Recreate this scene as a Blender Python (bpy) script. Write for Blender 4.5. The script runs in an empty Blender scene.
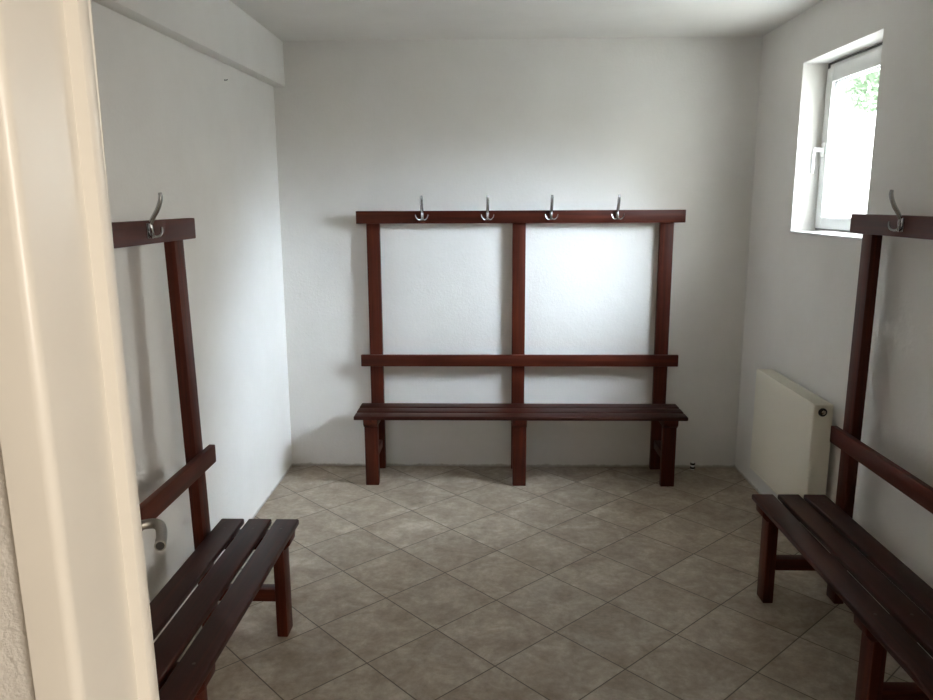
import bpy, bmesh, math, random
from mathutils import Vector, Matrix
random.seed(7)
S = bpy.context.scene
C = S.collection
PI = math.pi

# ------------------------------------------------------------------ room sizes (metres)
W, H = 2.796, 2.556            # room width (x), height (z); back wall at y = 0
YF0, YF1 = -3.97, -3.88        # entrance wall: corridor face, room face
YH = -6.4                      # far end of the corridor
WY0, WY1, WZ0, WZ1 = -1.392, -0.613, 1.484, 2.308   # window opening
WT = 0.205                      # outer wall thickness

# ------------------------------------------------------------------ materials
def mat(name, base=(.8,.8,.8), rough=.5, metal=0., spec=.5):
    m = bpy.data.materials.new(name); m.use_nodes = True
    b = m.node_tree.nodes['Principled BSDF']
    b.inputs['Base Color'].default_value = (*base, 1)
    b.inputs['Roughness'].default_value = rough
    b.inputs['Metallic'].default_value = metal
    b.inputs['Specular IOR Level'].default_value = spec
    return m, m.node_tree.nodes, m.node_tree.links, b

def node(n, t, **kw):
    x = n.new(t)
    for k, v in kw.items():
        if hasattr(x, k): setattr(x, k, v)
        else: x.inputs[k.replace('_', ' ')].default_value = v
    return x

def ramp(n, pts):
    r = n.new('ShaderNodeValToRGB')
    e = r.color_ramp.elements
    while len(e) < len(pts): e.new(.5)
    for i, (p, c) in enumerate(pts):
        e[i].position = p; e[i].color = (*c, 1)
    return r

def math_(n, l, op, a, b=None, c=None):
    x = n.new('ShaderNodeMath'); x.operation = op
    for i, v in enumerate((a, b, c)):
        if v is None: continue
        if isinstance(v, (int, float)): x.inputs[i].default_value = v
        else: l.new(v, x.inputs[i])
    return x.outputs[0]

def plaster(name, c1, c2, bump=.25, scale=55, grime=False):
    m, n, l, b = mat(name, c1, .85, 0, .25)
    tc = n.new('ShaderNodeTexCoord')
    big = node(n, 'ShaderNodeTexNoise', Scale=2.6, Detail=4., Roughness=.6)
    fine = node(n, 'ShaderNodeTexNoise', Scale=float(scale), Detail=6., Roughness=.65)
    mid = node(n, 'ShaderNodeTexNoise', Scale=9., Detail=3.)
    for x in (big, fine, mid): l.new(tc.outputs['Object'], x.inputs['Vector'])
    r = ramp(n, [(.3, c2), (.65, c1)])
    l.new(big.outputs['Fac'], r.inputs['Fac'])
    col = r.outputs['Color']
    if grime:     # ragged mortar and dirt left along the foot of the wall
        sep = n.new('ShaderNodeSeparateXYZ'); l.new(tc.outputs['Object'], sep.inputs[0])
        n2 = node(n, 'ShaderNodeTexNoise', Scale=14., Detail=5., Roughness=.7)
        l.new(tc.outputs['Object'], n2.inputs['Vector'])
        edge = math_(n, l, 'MULTIPLY', n2.outputs['Fac'], .034)
        d = math_(n, l, 'SUBTRACT', edge, sep.outputs['Z'])
        f = math_(n, l, 'MULTIPLY_ADD', d, 90., .05); 
        cl = n.new('ShaderNodeClamp'); l.new(f, cl.inputs[0])
        mx = n.new('ShaderNodeMix'); mx.data_type = 'RGBA'
        l.new(math_(n, l, 'MULTIPLY', cl.outputs[0], .7), mx.inputs['Factor'])
        l.new(col, mx.inputs['A']); mx.inputs['B'].default_value = (.36, .31, .24, 1)
        col = mx.outputs['Result']
    l.new(col, b.inputs['Base Color'])
    add = math_(n, l, 'MULTIPLY_ADD', mid.outputs['Fac'], 1.2, fine.outputs['Fac'])
    bp = node(n, 'ShaderNodeBump', Strength=bump, Distance=.006)
    l.new(add, bp.inputs['Height']); l.new(bp.outputs[0], b.inputs['Normal'])
    return m

M_WALL = plaster('white_plaster', (.87,.842,.80), (.83,.80,.757), .28, 60, True)
M_CEIL = plaster('ceiling_plaster', (.85,.82,.775), (.81,.78,.735), .18, 40)
M_HALL = plaster('corridor_plaster', (.80,.76,.70), (.76,.71,.65), .9, 120)

def tiles():
    m, n, l, b = mat('stone_tiles', (.3,.25,.2), .4, 0, .4)
    tc = n.new('ShaderNodeTexCoord')
    ang, ox, oy, s = .80583, .13748, -.46918, .33
    sep = n.new('ShaderNodeSeparateXYZ'); l.new(tc.outputs['Object'], sep.inputs[0])
    dx = math_(n, l, 'SUBTRACT', sep.outputs['X'], ox)
    dy = math_(n, l, 'SUBTRACT', sep.outputs['Y'], oy)
    ca, sa = math.cos(ang)/s, math.sin(ang)/s
    u = math_(n, l, 'ADD', math_(n, l, 'MULTIPLY', dx, ca), math_(n, l, 'MULTIPLY', dy, -sa))
    v = math_(n, l, 'ADD', math_(n, l, 'MULTIPLY', dx, -sa), math_(n, l, 'MULTIPLY', dy, -ca))
    def edge(x):
        fr = math_(n, l, 'FRACT', math_(n, l, 'ADD', x, 100.))
        return math_(n, l, 'MINIMUM', fr, math_(n, l, 'SUBTRACT', 1., fr))
    e = math_(n, l, 'MINIMUM', edge(u), edge(v))
    g = n.new('ShaderNodeMapRange'); l.new(e, g.inputs['Value'])
    g.inputs['From Min'].default_value = .0040; g.inputs['From Max'].default_value = .0095
    cu = math_(n, l, 'FLOOR', u); cv = math_(n, l, 'FLOOR', v)
    cell = n.new('ShaderNodeCombineXYZ'); l.new(cu, cell.inputs[0]); l.new(cv, cell.inputs[1])
    wn = n.new('ShaderNodeTexWhiteNoise'); wn.noise_dimensions = '2D'; l.new(cell.outputs[0], wn.inputs['Vector'])
    # per-tile shift of the mottling
    sh = n.new('ShaderNodeVectorMath'); sh.operation = 'SCALE'; sh.inputs['Scale'].default_value = 7.
    l.new(wn.outputs['Color'], sh.inputs[0])
    ad = n.new('ShaderNodeVectorMath'); ad.operation = 'ADD'
    l.new(tc.outputs['Object'], ad.inputs[0]); l.new(sh.outputs[0], ad.inputs[1])
    n1 = node(n, 'ShaderNodeTexNoise', Scale=6.5, Detail=6., Roughness=.68, Distortion=.5)
    n2 = node(n, 'ShaderNodeTexNoise', Scale=34., Detail=5., Roughness=.7)
    l.new(ad.outputs[0], n1.inputs['Vector']); l.new(ad.outputs[0], n2.inputs['Vector'])
    r1 = ramp(n, [(.30, (.300,.232,.168)), (.5, (.405,.332,.252)), (.70, (.530,.458,.370))])
    l.new(n1.outputs['Fac'], r1.inputs['Fac'])
    r2 = ramp(n, [(.3, (.74,.72,.70)), (.7, (1.10,1.10,1.10))])
    l.new(n2.outputs['Fac'], r2.inputs['Fac'])
    mx = n.new('ShaderNodeMix'); mx.data_type = 'RGBA'; mx.blend_type = 'MULTIPLY'; mx.inputs['Factor'].default_value = 1
    l.new(r1.outputs['Color'], mx.inputs['A']); l.new(r2.outputs['Color'], mx.inputs['B'])
    val = math_(n, l, 'MULTIPLY_ADD', wn.outputs['Value'], .10, .95)
    hs = n.new('ShaderNodeHueSaturation'); l.new(mx.outputs['Result'], hs.inputs['Color']); l.new(val, hs.inputs['Value'])
    gm = n.new('ShaderNodeMix'); gm.data_type = 'RGBA'
    l.new(g.outputs[0], gm.inputs['Factor']); gm.inputs['A'].default_value = (.10,.075,.052,1)
    l.new(hs.outputs['Color'], gm.inputs['B']); l.new(gm.outputs['Result'], b.inputs['Base Color'])
    rr = math_(n, l, 'MULTIPLY_ADD', n2.outputs['Fac'], .22, .36); l.new(rr, b.inputs['Roughness'])
    hgt = math_(n, l, 'MULTIPLY_ADD', n2.outputs['Fac'], .12, g.outputs[0])
    bp = node(n, 'ShaderNodeBump', Strength=.35, Distance=.002)
    l.new(hgt, bp.inputs['Height']); l.new(bp.outputs[0], b.inputs['Normal'])
    return m
M_TILE = tiles()

def wood(name, axis, dark=1.):
    m, n, l, b = mat(name, (.1,.03,.02), .47, 0, .2)
    tc = n.new('ShaderNodeTexCoord'); mp = n.new('ShaderNodeMapping')
    sc = [42., 42., 42.]; sc[axis] = 1.6
    mp.inputs['Scale'].default_value = sc
    l.new(tc.outputs['Object'], mp.inputs['Vector'])
    n1 = node(n, 'ShaderNodeTexNoise', Scale=1., Detail=5., Roughness=.6, Distortion=.6)
    l.new(mp.outputs[0], n1.inputs['Vector'])
    n2 = node(n, 'ShaderNodeTexNoise', Scale=3., Detail=2.); l.new(tc.outputs['Object'], n2.inputs['Vector'])
    f = math_(n, l, 'ADD', math_(n, l, 'MULTIPLY', n1.outputs['Fac'], .75), math_(n, l, 'MULTIPLY', n2.outputs['Fac'], .25))
    k = dark
    r = ramp(n, [(.30, (.036*k,.0078*k,.0044*k)), (.52, (.077*k,.0148*k,.0068*k)), (.72, (.124*k,.0250*k,.0098*k))])
    l.new(f, r.inputs['Fac']); l.new(r.outputs['Color'], b.inputs['Base Color'])
    bp = node(n, 'ShaderNodeBump', Strength=.12, Distance=.002)
    l.new(n1.outputs['Fac'], bp.inputs['Height']); l.new(bp.outputs[0], b.inputs['Normal'])
    return m
M_WX, M_WY, M_WZ = wood('varnished_wood_x', 0), wood('varnished_wood_y', 1), wood('varnished_wood_z', 2)
M_SEAT = wood('varnished_seat_wood', 0, .50)
M_CHROME = mat('chrome', (.44,.435,.425), .2, 1.)[0]
M_ZINC = mat('zinc_screw', (.10,.08,.07), .45, .8)[0]
M_SATIN = mat('satin_nickel', (.40,.38,.34), .33, 1.)[0]
M_RAD = mat('radiator_enamel', (.87,.82,.69), .35)[0]
M_RADDARK = mat('radiator_inside', (.22,.21,.19), .6)[0]
M_PVC = mat('white_plastic', (.84,.84,.82), .3)[0]
M_SEAL = mat('rubber_seal', (.16,.16,.155), .7)[0]
M_DARK = mat('dark_metal_and_hollow', (.03,.028,.025), .5, .3)[0]
M_BRASS = mat('nickel_brass', (.62,.56,.46), .25, 1.)[0]
M_RUST = mat('dull_steel', (.16,.15,.14), .5, .7)[0]
M_GROUND = None

def cream_paint():
    m, n, l, b = mat('cream_paint', (.80,.74,.64), .32)
    tc = n.new('ShaderNodeTexCoord')
    a = node(n, 'ShaderNodeTexNoise', Scale=3.5, Detail=5., Roughness=.6); l.new(tc.outputs['Object'], a.inputs['Vector'])
    r = ramp(n, [(.3, (.765,.72,.645)), (.7, (.82,.775,.70))]); l.new(a.outputs['Fac'], r.inputs['Fac'])
    l.new(r.outputs['Color'], b.inputs['Base Color'])
    f = node(n, 'ShaderNodeTexNoise', Scale=90., Detail=3.); l.new(tc.outputs['Object'], f.inputs['Vector'])
    bp = node(n, 'ShaderNodeBump', Strength=.06, Distance=.002)
    l.new(f.outputs['Fac'], bp.inputs['Height']); l.new(bp.outputs[0], b.inputs['Normal'])
    return m
M_CREAM = cream_paint()

def glass():
    m = bpy.data.materials.new('window_glass'); m.use_nodes = True
    n, l = m.node_tree.nodes, m.node_tree.links
    n.clear()
    o = n.new('ShaderNodeOutputMaterial'); t = n.new('ShaderNodeBsdfTransparent'); g = n.new('ShaderNodeBsdfGlossy')
    t.inputs['Color'].default_value = (.95,.97,.96,1); g.inputs['Roughness'].default_value = .02
    f = n.new('ShaderNodeFresnel'); ge = n.new('ShaderNodeNewGeometry')
    l.new(math_(n, l, 'MULTIPLY_ADD', ge.outputs['Backfacing'], 1/1.45-1.45, 1.45), f.inputs['IOR'])   # no total reflection inside the pane
    mx = n.new('ShaderNodeMixShader')
    l.new(f.outputs[0], mx.inputs[0]); l.new(t.outputs[0], mx.inputs[1]); l.new(g.outputs[0], mx.inputs[2])
    l.new(mx.outputs[0], o.inputs[0])
    return m
M_GLASS = glass()

def ground_mat():
    m, n, l, b = mat('gravel_ground', (.38,.37,.33), .9)
    tc = n.new('ShaderNodeTexCoord'); a = node(n, 'ShaderNodeTexNoise', Scale=4., Detail=6.)
    l.new(tc.outputs['Object'], a.inputs['Vector'])
    r = ramp(n, [(.3, (.40,.39,.35)), (.7, (.54,.53,.49))]); l.new(a.outputs['Fac'], r.inputs['Fac'])
    l.new(r.outputs['Color'], b.inputs['Base Color']); return m
M_GROUND = ground_mat()
M_LEAF = mat('tree_leaves', (.20,.28,.18), .6)[0]
M_BARK = mat('tree_bark', (.12,.09,.07), .9)[0]

# ------------------------------------------------------------------ mesh helpers
def box(bm, x0, x1, y0, y1, z0, z1, bev=0., seg=2):
    r = bmesh.ops.create_cube(bm, size=1.)
    vs = r['verts']
    for v in vs:
        v.co = Vector(((x0+x1)/2+v.co.x*(x1-x0), (y0+y1)/2+v.co.y*(y1-y0), (z0+z1)/2+v.co.z*(z1-z0)))
    if bev > 0:
        es = list({e for v in vs for e in v.link_edges})
        bmesh.ops.bevel(bm, geom=es, offset=bev, segments=seg, profile=.5, affect='EDGES')

def prism(bm, pts, axis, a0, a1, bev=0.):
    """extrude a 2-D outline along an axis (0: (y,z), 1: (x,z), 2: (x,y))"""
    def mk(p, a):
        return Vector((a,*p)) if axis == 0 else Vector((p[0],a,p[1])) if axis == 1 else Vector((*p,a))
    A = [bm.verts.new(mk(p, a0)) for p in pts]; B = [bm.verts.new(mk(p, a1)) for p in pts]
    fs = [bm.faces.new(A), bm.faces.new(B[::-1])]
    k = len(pts)
    for i in range(k): fs.append(bm.faces.new((A[i], B[i], B[(i+1)%k], A[(i+1)%k])))
    bmesh.ops.recalc_face_normals(bm, faces=fs)
    if bev > 0:
        bmesh.ops.bevel(bm, geom=list({e for f in fs for e in f.edges}), offset=bev, segments=2, profile=.5, affect='EDGES')

def smooth_path(pts, rad, sub=6):
    P = [Vector(p) for p in pts]; out = []; R = []
    for i in range(len(P)-1):
        p0, p1, p2, p3 = P[max(i-1,0)], P[i], P[i+1], P[min(i+2,len(P)-1)]
        for k in range(sub):
            t = k/sub
            out.append(.5*((2*p1)+(p2-p0)*t+(2*p0-5*p1+4*p2-p3)*t*t+(3*p1-p0-3*p2+p3)*t**3))
            R.append(rad[i]*(1-t)+rad[i+1]*t)
    out.append(P[-1]); R.append(rad[-1])
    return out, R

def tube(bm, pts, rad, seg=12, flat=1., sub=6, ref=(1,0,0)):
    path, R = smooth_path(pts, rad, sub)
    rings = []; ref = Vector(ref)
    for i, p in enumerate(path):
        t = (path[min(i+1,len(path)-1)]-path[max(i-1,0)]).normalized()
        a = ref - t*ref.dot(t)
        if a.length < 1e-4: a = Vector((0,0,1)) - t*t.z
        a.normalize(); b = t.cross(a)
        rings.append([bm.verts.new(p + a*math.cos(2*PI*k/seg)*R[i] + b*math.sin(2*PI*k/seg)*R[i]*flat) for k in range(seg)])
        ref = a
    fs = []
    for i in range(len(rings)-1):
        for k in range(seg):
            fs.append(bm.faces.new((rings[i][k], rings[i][(k+1)%seg], rings[i+1][(k+1)%seg], rings[i+1][k])))
    fs.append(bm.faces.new(rings[0][::-1])); fs.append(bm.faces.new(rings[-1]))
    bmesh.ops.recalc_face_normals(bm, faces=fs)

def lathe(bm, prof, origin, axis, seg=24):
    """prof: (radius, distance along axis)"""
    o = Vector(origin); t = Vector(axis).normalized()
    a = t.orthogonal().normalized(); b = t.cross(a)
    rings = [[bm.verts.new(o+t*d+(a*math.cos(2*PI*k/seg)+b*math.sin(2*PI*k/seg))*r) for k in range(seg)] for r, d in prof]
    fs = []
    for i in range(len(rings)-1):
        for k in range(seg):
            fs.append(bm.faces.new((rings[i][k], rings[i][(k+1)%seg], rings[i+1][(k+1)%seg], rings[i+1][k])))
    fs.append(bm.faces.new(rings[0][::-1])); fs.append(bm.faces.new(rings[-1]))
    bmesh.ops.recalc_face_normals(bm, faces=fs)

def obj(name, bm, m, parent=None, smooth=True):
    me = bpy.data.meshes.new(name); bm.to_mesh(me); bm.free()
    me.materials.append(m)
    if smooth:
        for p in me.polygons: p.use_smooth = True
        me.set_sharp_from_angle(angle=math.radians(38))
    o = bpy.data.objects.new(name, me); C.objects.link(o)
    if parent: o.parent = parent
    return o

def NB(): return bmesh.new()
def boxobj(name, dims, m, parent=None, bev=0.):
    bm = NB(); box(bm, *dims, bev); return obj(name, bm, m, parent)
def struct(name, bm, m):
    o = obj(name, bm, m); o['kind'] = 'structure'; return o
def tag(o, label, cat, group=None):
    o['label'] = label; o['category'] = cat
    if group: o['group'] = group
    return o
def thing(name, label, cat, loc=(0,0,0), rz=0., group=None):
    o = bpy.data.objects.new(name, None); C.objects.link(o)
    o.location = loc; o.rotation_euler = (0,0,rz); o.empty_display_size = .1
    return tag(o, label, cat, group)

# ------------------------------------------------------------------ the setting
T = .12
bm = NB(); box(bm, -1.2-T, W+.6+T, YH-T, YF0, -.12, 0); box(bm, -T, W+WT, YF0, .25, -.12, 0); floor = struct('floor', bm, M_TILE)
bm = NB(); box(bm, -1.2-T, W+.6+T, YH-T, YF0, H, H+.15); box(bm, -T, W+WT, YF0, .25, H, H+.15); struct('ceiling', bm, M_CEIL)
bm = NB(); box(bm, -T, W+WT, 0, .25, 0, H); struct('wall_back', bm, M_WALL)
bm = NB(); box(bm, -T, 0, YF1, 0, 0, H); struct('wall_left', bm, M_WALL)
bm = NB()                                           # right wall round the window opening
ys = [YF1, WY0, WY1, 0.]; zs = [0., WZ0, WZ1, H]
def grid_face(x, flip):
    vs = {(i,j): bm.verts.new((x, ys[i], zs[j])) for i in range(4) for j in range(4)}
    for i in range(3):
        for j in range(3):
            if (i,j) == (1,1): continue
            f = [vs[i,j], vs[i+1,j], vs[i+1,j+1], vs[i,j+1]]
            bm.faces.new(f[::-1] if flip else f)
    return vs
va = grid_face(W, True); vb = grid_face(W+WT, False)
ring = [(1,1),(2,1),(2,2),(1,2)]
for k in range(4):
    a, b_ = ring[k], ring[(k+1)%4]
    bm.faces.new((va[a], va[b_], vb[b_], vb[a]))
outer = [(i,0) for i in range(4)]+[(3,j) for j in range(1,4)]+[(i,3) for i in (2,1,0)]+[(0,j) for j in (2,1)]
for k in range(len(outer)):
    a, b_ = outer[k], outer[(k+1)%len(outer)]
    bm.faces.new((va[b_], va[a], vb[a], vb[b_]))
bmesh.ops.recalc_face_normals(bm, faces=bm.faces)
bmesh.ops.bevel(bm, geom=[e for e in bm.edges if all(abs(v.co.x-W) < 1e-5 and (min(abs(v.co.y-WY0),abs(v.co.y-WY1)) < 1e-5) and min(abs(v.co.z-WZ0),abs(v.co.z-WZ1)) < 1e-5 for v in e.verts)],
                offset=.006, segments=2, profile=.5, affect='EDGES')
struct('wall_right', bm, M_WALL)
# boxed beam along the top of the left wall
bm = NB(); box(bm, 0, .068, YF1, 0, H-.2485, H, .004)
for q in bm.verts:
    if q.co.z < H-.1: q.co.z += .016*q.co.y       # the beam dips slightly towards the door
struct('trim_1', bm, M_WALL)
# entrance wall with its doorway, and the corridor the picture is taken from
DX0, DX1, DH = .8085, 1.8425, 2.05
bm = NB()
box(bm, -1.2, DX0, YF0, YF1, 0, H); box(bm, DX1, W+.6, YF0, YF1, 0, H); box(bm, DX0, DX1, YF0, YF1, DH, H)
struct('wall_front', bm, M_HALL)
bm = NB(); box(bm, -1.2, W+.6, YH-T, YH, 0, H); struct('wall_corridor_end', bm, M_HALL)
bm = NB(); box(bm, -1.2-T, -1.2, YH-T, YF1, 0, H); struct('wall_corridor_left', bm, M_HALL)
bm = NB(); box(bm, W+.6, W+.6+T, YH-T, YF1, 0, H); struct('wall_corridor_right', bm, M_HALL)

# steel door frame: plan outline swept round the doorway (left jamb in the picture)
def jamb_outline(s, xe):   # s=+1: left jamb, opening towards +x; xe is the reveal plane
    q = []
    def P(dx, y): q.append((xe+s*dx, y))
    P(-.044, YF0-.012); P(-.011, YF0-.012)
    for k in range(1, 5):
        a = k/5*PI/2; P(-.011+.011*math.sin(a), YF0-.012+.011*(1-math.cos(a)))
    P(0, YF0-.001); P(0, -3.874)
    P(.0128, -3.872); P(.0148, -3.869); P(.0148, -3.856); P(.012, -3.850); P(-.051, -3.850)
    P(-.051, YF1); P(-.043, YF1+.0002); P(-.043, YF0); P(-.044, YF0)
    return q
bm = NB()
prism(bm, jamb_outline(1, .8495), 2, 0, DH-.001)
for q in bm.verts: q.co.x -= .011*(q.co.z-1.27)      # the old frame stands a little out of plumb
prism(bm, jamb_outline(-1, 1.80), 2, 0, DH-.001)
box(bm, .852, 1.799, YF0-.012, -3.848, 1.999, DH-.001, .004)
struct('trim_2', bm, M_CREAM)

# door leaf, swung open into the room behind the left jamb
hd = Vector((.447, -.8944, 0)); nn = Vector((.8944, .447, 0))
face = Vector((.543, -3.218, 0))            # handle axis on the leaf face
ux = -hd                                      # local +x: from hinge to free edge
Mleaf = Matrix(((ux.x, -nn.x, 0, face.x), (ux.y, -nn.y, 0, face.y), (0,0,1,0), (0,0,0,1)))
bm = NB(); box(bm, -.675, .048, 0, .03, .008, 1.985, .003)
door = struct('door_1', bm, M_CREAM); door.matrix_world = Mleaf
door['label'] = 'cream door leaf standing open into the room beside the left bench'
bm = NB(); zc = 1.02
lathe(bm, [(.024,0),(.024,-.006),(.021,-.008),(.011,-.008)], (0,0,zc), (0,1,0))
tube(bm, [(0,-.006,zc),(0,-.022,zc),(-.004,-.034,zc),(-.018,-.042,zc),(-.045,-.044,zc),(-.080,-.042,zc),(-.115,-.037,zc-.001)],
     [.0098,.0098,.0103,.0108,.0105,.0102,.0108], 16, 1., 8, (0,0,1))
hdl = obj('door_handle', bm, M_SATIN, door); hdl['label'] = 'satin nickel lever handle'
bm = NB(); lathe(bm, [(.0082,-.002),(.0082,.0006),(.006,.0008)], (-.115,-.037,zc-.001), (-1,.14,-.02), 16); obj('hollow_end', bm, M_DARK, hdl)  # dark disc stands in for the shade inside the lever's open end

# ------------------------------------------------------------------ window
win = bpy.data.objects.new('window_1', None); C.objects.link(win); win['kind'] = 'structure'
win.location = (W, (WY0+WY1)/2, WZ0)
def wchild(name, bm, m, parent=None):
    o = obj(name, bm, m, parent or win)
    o.data.transform(Matrix.Translation(-Vector(win.location)))
    return o
def frame_boxes(bm, x0, x1, y0, y1, z0, z1, w, wb, bev):
    box(bm, x0, x1, y0, y0+w, z0, z1, bev); box(bm, x0, x1, y1-w, y1, z0, z1, bev)
    box(bm, x0, x1, y0+w, y1-w, z1-w, z1, bev); box(bm, x0, x1, y0+w, y1-w, z0, z0+wb, bev)
FX = W+.118
bm = NB(); frame_boxes(bm, FX+.012, FX+.075, WY0+.002, WY1-.002, WZ0+.012, WZ1-.002, .045, .040, .003); wchild('window_frame', bm, M_PVC)
bm = NB(); frame_boxes(bm, FX-.006, FX+.058, WY0+.022, WY1-.018, WZ0+.024, WZ1-.030, .068, .056, .005); sash = wchild('sash', bm, M_PVC)
gy0, gy1, gz0, gz1 = WY0+.090, WY1-.086, WZ0+.080, WZ1-.098
bm = NB(); frame_boxes(bm, FX+.010, FX+.018, gy0-.001, gy1+.001, gz0-.001, gz1+.001, .004, .004, 0); wchild('glazing_seal', bm, M_SEAL)
bm = NB(); box(bm, FX+.020, FX+.024, gy0-.01, gy1+.01, gz0-.01, gz1+.01); wchild('pane', bm, M_GLASS)
bm = NB(); frame_boxes(bm, FX+.004, FX+.012, WY0+.004, WY1-.004, WZ0+.013, WZ1-.003, .007, .012, 0); wchild('frame_seal', bm, M_SEAL)
bm = NB(); box(bm, W-.006, FX+.03, WY0+.001, WY1-.001, WZ0+.0003, WZ0+.010, .002); wchild('window_sill', bm, M_PVC)
hy, hz = WY1-.052, 1.892
bm = NB(); box(bm, FX-.016, FX-.006, hy-.015, hy+.015, hz-.034, hz+.034, .004)
lathe(bm, [(.010,0),(.0095,.036)], (FX-.014, hy, hz), (-1,0,0), 16)
tube(bm, [(FX-.046,hy,hz+.006),(FX-.054,hy,hz-.004),(FX-.057,hy,hz-.040),(FX-.056,hy,hz-.080),(FX-.054,hy,hz-.112)], [.0100,.0108,.0105,.010,.0085], 14, .75, 6, (0,1,0))
wchild('window_handle', bm, M_PVC)

# ------------------------------------------------------------------ benches with coat rails
BL = 1.925
def make_bench(label, lean=0.):
    """local frame: x along the bench, y = 0 at the back of the posts, -y towards the sitter"""
    t = thing('coat_rack_bench', label, 'bench')
    cx = [.056+.039, BL/2, BL-.056-.039]
    for i, x in enumerate(cx):
        bm = NB(); box(bm, x-.039, x+.039, -.045, -.005, 0, 1.592, .003)
        for v in bm.verts: v.co.y += lean*v.co.z
        obj('post', bm, M_WZ, t)
        bm = NB(); box(bm, x-.039, x+.039, -.338, -.296, 0, .366, .004); obj('leg', bm, M_WZ, t)
        bm = NB()                                       # bearer with a sloped front end
        prism(bm, [(-.046,.409),(-.046,.362),(-.346,.362),(-.364,.381),(-.366,.409)], 0, x-.0405, x+.0405, .002)
        obj('bearer', bm, M_WY, t)
        bm = NB(); box(bm, x-.024, x+.024, -.297, -.044, .140, .190, .003); obj('stretcher', bm, M_WY, t)
    for y0 in (-.368, -.2595, -.151):
        bm = NB(); box(bm, 0, BL, y0, y0+.091, .4075, .430, .0055, 3); s = obj('seat_slat', bm, M_SEAT, t)
        for x in cx:
            for dx in (-.0,):
                bm = NB(); lathe(bm, [(.005,-.002),(.005,.0004),(.003,.0008)], (x+dx, y0+.0455, .430), (0,0,1), 12)
                obj('screw', bm, M_ZINC, s)
    bm = NB(); box(bm, 0, BL+.004, -.070+1.56*lean, -.0445+1.56*lean, 1.522, 1.596, .004); obj('coat_rail', bm, M_WX, t)
    bm = NB(); box(bm, .004, BL+.002, -.070+.7*lean, -.0445+.7*lean, .662, .733, .004); obj('back_rail', bm, M_WX, t)
    for hx in (.392, .776, 1.147, 1.531):
        bm = NB()
        box(bm, hx-.0085, hx+.0085, -.0745, -.0695, 1.540, 1.588, .002)
        tube(bm, [(hx,-.073,1.545),(hx,-.082,1.552),(hx,-.085,1.570),(hx,-.082,1.588)], [.0055,.006,.006,.006], 12, .7)
        h = obj('coat_hook', bm, M_CHROME, t); h.location.y = 1.56*lean
        bm = NB(); tube(bm, [(hx,-.082,1.586),(hx,-.091,1.604),(hx,-.106,1.627),(hx,-.117,1.652),(hx,-.121,1.670),(hx,-.119,1.682)],
                        [.0080,.0088,.0090,.0088,.0082,.0066], 12, .8); obj('upper_prong', bm, M_CHROME, h)
        for s in (-1, 1):
            bm = NB(); tube(bm, [(hx,-.078,1.556),(hx+s*.007,-.083,1.549),(hx+s*.016,-.092,1.545),(hx+s*.026,-.099,1.550),(hx+s*.033,-.101,1.560),(hx+s*.037,-.100,1.574)],
                            [.005,.005,.0048,.0045,.0042,.0034], 10, .8); obj('lower_prong', bm, M_CHROME, h)
    return t
G = 'slatted coat rack benches'
b0 = make_bench('dark red-brown slatted bench with its four-hook coat rail, standing against the back wall')
b0.location = (.468, -.002, 0); b0['group'] = G
b1 = make_bench('dark brown slatted bench along the left wall, partly hidden by the door frame', .021); b1['group'] = G; b1.location = (.121, -1.818-BL, 0); b1.rotation_euler = (0,0,PI/2-.0075)
b2 = make_bench('dark brown slatted bench along the right wall, starting beside the white radiator', .008); b2['group'] = G; b2.location = (W-.068, -1.532, 0); b2.rotation_euler = (0,0,-PI/2)

# ------------------------------------------------------------------ radiator
rx0, rx1, ry0, ry1, rz0, rz1 = W-.113, W-.026, -1.318, -.578, .205, .762
rad = thing('radiator', 'white flat panel radiator on the right wall beneath the window', 'radiator', ((rx0+rx1)/2, (ry0+ry1)/2, rz0))
def rchild(name, bm, m, parent=None):
    o = obj(name, bm, m, parent or rad)
    o.data.transform(Matrix.Translation(-Vector(rad.location)))
    return o
bm = NB(); box(bm, rx0, rx0+.012, ry0+.002, ry1-.002, rz0, rz1-.004, .005, 3); box(bm, rx0-.0025, rx0+.006, ry0+.006, ry1-.006, rz0+.006, rz0+.013, .002); rchild('front_panel', bm, M_RAD)
bm = NB(); box(bm, rx1-.012, rx1, ry0+.004, ry1-.004, rz0+.005, rz1-.008, .004); rchild('back_panel', bm, M_RAD)
bm = NB(); box(bm, rx0+.026, rx1-.022, ry0+.03, ry1-.03, rz0+.015, rz1-.03, .003); rchild('convector_core', bm, M_RADDARK)
for ya, yb in ((ry0, ry0+.006), (ry1-.006, ry1)):
    bm = NB(); box(bm, rx0+.004, rx1, ya, yb, rz0+.006, rz1-.001, .0025); rchild('side_panel', bm, M_RAD)
bm = NB()
box(bm, rx0+.002, rx0+.016, ry0+.004, ry1-.004, rz1-.006, rz1, .002); box(bm, rx1-.012, rx1-.001, ry0+.004, ry1-.004, rz1-.006, rz1, .002)
k = 46
for i in range(k):
    y = ry0+.006+(ry1-ry0-.012)*i/(k-1)
    box(bm, rx0+.015, rx1-.011, y-.0042, y+.0042, rz1-.005, rz1-.0015)
rchild('top_grille', bm, M_RAD)
bm = NB(); vx, vz = 2.723, rz1-.034
lathe(bm, [(.019,-.003),(.019,.004),(.016,.006),(.0125,.003)], (vx, ry0, vz), (0,-1,0), 24); vlv = rchild('valve', bm, M_DARK)
bm = NB(); lathe(bm, [(.0105,.001),(.0105,.008),(.007,.011),(.0035,.0125)], (vx+.002, ry0, vz), (0,-1,0), 6); rchild('valve_nut', bm, M_BRASS, vlv)
for y in (ry0+.13, ry1-.13):
    bm = NB(); box(bm, rx1-.002, W, y-.02, y+.02, rz0+.05, rz1-.06, .002); rchild('wall_bracket', bm, M_RAD)

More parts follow.
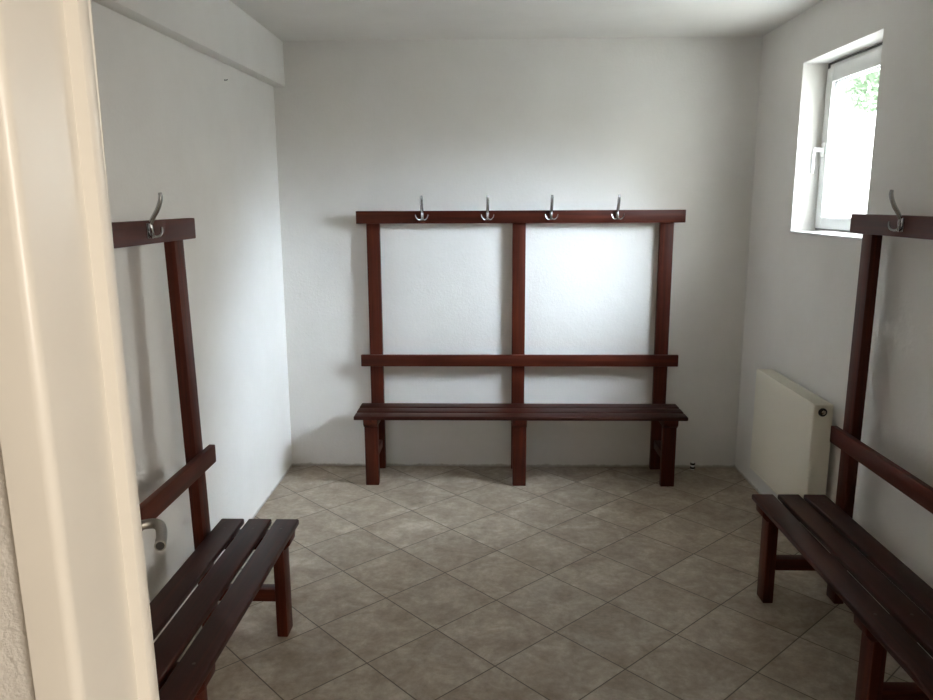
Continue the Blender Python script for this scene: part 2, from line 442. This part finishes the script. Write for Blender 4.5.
# ------------------------------------------------------------------ small things
stub = thing('pipe_stub', 'small capped pipe stub at the foot of the back wall, right of the bench', 'pipe', (2.522, -.040, 0))
bm = NB(); lathe(bm, [(.010,0),(.010,.046),(.0085,.048)], (0,0,0), (0,0,1), 20); obj('pipe', bm, M_PVC, stub)
for z in (.006, .031):
    bm = NB(); lathe(bm, [(.013,0),(.0155,.002),(.0155,.010),(.013,.012)], (0,0,z), (0,0,1), 20); obj('ring', bm, M_DARK, stub)
bm = NB(); tube(bm, [(0,0,0),(.012,0,.000),(.020,0,.001),(.024,0,.006)], [.003,.003,.003,.003], 10, 1, 5, (0,1,0))
lathe(bm, [(.006,0),(.006,.002)], (0,0,0), (1,0,0), 12)
nail = obj('nail', bm, M_RUST); nail.scale = (.6,.6,.6); nail.location = (0, -.862, 2.218); tag(nail, 'small bent nail in the left wall just below the beam', 'nail')

# ------------------------------------------------------------------ outside the window
bm = NB(); box(bm, W+WT+.001, W+45, -30, 60, -.6, -.35); box(bm, -40, W+WT+.001, .26, 60, -.6, -.35); struct('ground', bm, M_GROUND)
tree = thing('tree', 'pale green tree hanging into the top of the window view', 'tree', (7.75, 6.55, -.35))
bm = NB(); tube(bm, [(0,0,0),(.05,0,1.2),(.02,.05,2.4),(-.25,.2,3.7),(-.8,.4,4.6)], [.13,.11,.10,.08,.05], 12)
obj('trunk', bm, M_BARK, tree)
bm = NB()
for k in range(9000):
    while True:
        p = Vector((random.uniform(-1,1), random.uniform(-1,1), random.uniform(-1,1)))
        if .25 < p.length < 1: break
    q = Vector((-1.05+p.x*1.7, .55+p.y*1.3, 4.35+p.z*1.12))
    a = Vector((random.gauss(0,1), random.gauss(0,1), random.gauss(0,.6))).normalized(); b_ = a.orthogonal().normalized()
    b_ = Matrix.Rotation(random.uniform(0,6.28), 3, a) @ b_
    L_, w_ = random.uniform(.06,.10), random.uniform(.022,.036); n_ = a.cross(b_)
    v = [bm.verts.new(q+x) for x in (-b_*L_, a*w_+n_*.012, b_*L_, -a*w_+n_*.012)]
    bm.faces.new((v[0], v[1], v[2])); bm.faces.new((v[0], v[2], v[3]))
obj('foliage', bm, M_LEAF, tree, False)

# ------------------------------------------------------------------ light
w = bpy.data.worlds.new('overcast_sky'); S.world = w; w.use_nodes = True
n, l = w.node_tree.nodes, w.node_tree.links
bg = n['Background']
tc = n.new('ShaderNodeTexCoord'); sep = n.new('ShaderNodeSeparateXYZ'); l.new(tc.outputs['Generated'], sep.inputs[0])
r = ramp(n, [(.0, (.62,.63,.62)), (.12, (.95,.96,.96)), (.5, (.98,1.0,1.03)), (1., (.94,1.0,1.08))])
l.new(sep.outputs['Z'], r.inputs['Fac']); l.new(r.outputs['Color'], bg.inputs['Color'])
# brighter part of the cloud cover, where the sun stands behind it
az, el = math.radians(23), math.radians(31)
vd = n.new('ShaderNodeVectorMath'); vd.operation = 'DOT_PRODUCT'; l.new(tc.outputs['Generated'], vd.inputs[0])
vd.inputs[1].default_value = (math.cos(el)*math.cos(az), -math.cos(el)*math.sin(az), math.sin(el))
mr = n.new('ShaderNodeMapRange'); mr.interpolation_type = 'SMOOTHSTEP'
mr.inputs['From Min'].default_value = math.cos(math.radians(33)); mr.inputs['From Max'].default_value = math.cos(math.radians(15))
mr.inputs['To Min'].default_value = .66; mr.inputs['To Max'].default_value = 3.7
l.new(vd.outputs['Value'], mr.inputs['Value']); l.new(mr.outputs[0], bg.inputs['Strength'])
m2 = n.new('ShaderNodeMapRange'); l.new(mr.outputs[0], m2.inputs['Value'])
m2.inputs['From Min'].default_value = .66; m2.inputs['From Max'].default_value = 2.
mx = n.new('ShaderNodeMix'); mx.data_type = 'RGBA'; l.new(m2.outputs[0], mx.inputs['Factor'])
l.new(r.outputs['Color'], mx.inputs['A']); mx.inputs['B'].default_value = (.88, .985, 1.15, 1)
l.new(mx.outputs['Result'], bg.inputs['Color'])

def area(name, loc, target, sx, sy, power, col):
    d = bpy.data.lights.new(name, 'AREA'); d.shape = 'RECTANGLE'; d.size, d.size_y = sx, sy; d.energy = power; d.color = col
    o = bpy.data.objects.new(name, d); C.objects.link(o); o.location = loc
    o.rotation_euler = (Vector(target)-Vector(loc)).to_track_quat('-Z','Y').to_euler()
    return o
area('corridor_daylight', (3.1, -6.1, 1.7), (.8, -4.1, 1.2), 1.0, 1.2, 2.55, (1., .94, .85))

# ------------------------------------------------------------------ camera
cam = bpy.data.cameras.new('camera'); co = bpy.data.objects.new('camera', cam); C.objects.link(co)
f, cxx, cyy, czz, yaw, pit, rol = 767.0838, 1.241699, -4.632917, 1.652924, -.0274918, .192205, -.0047952
cy_, sy_, cp, sp = math.cos(yaw), math.sin(yaw), math.cos(pit), math.sin(pit)
fw = Vector((sy_*cp, cy_*cp, -sp)); rt = Vector((cy_, -sy_, 0)); up = rt.cross(fw)
c_, s_ = math.cos(rol), math.sin(rol)
rt, up = rt*c_+up*s_, up*c_-rt*s_
co.matrix_world = Matrix(((rt.x, up.x, -fw.x, cxx), (rt.y, up.y, -fw.y, cyy), (rt.z, up.z, -fw.z, czz), (0,0,0,1)))
cam.sensor_fit = 'HORIZONTAL'; cam.sensor_width = 36; cam.lens = 36*f/933; cam.clip_start = .02; cam.clip_end = 300
S.camera = co

v = S.view_settings
v.view_transform = 'Standard'; v.look = 'None'; v.gamma = 1; v.use_curve_mapping = False; v.exposure = 4.68
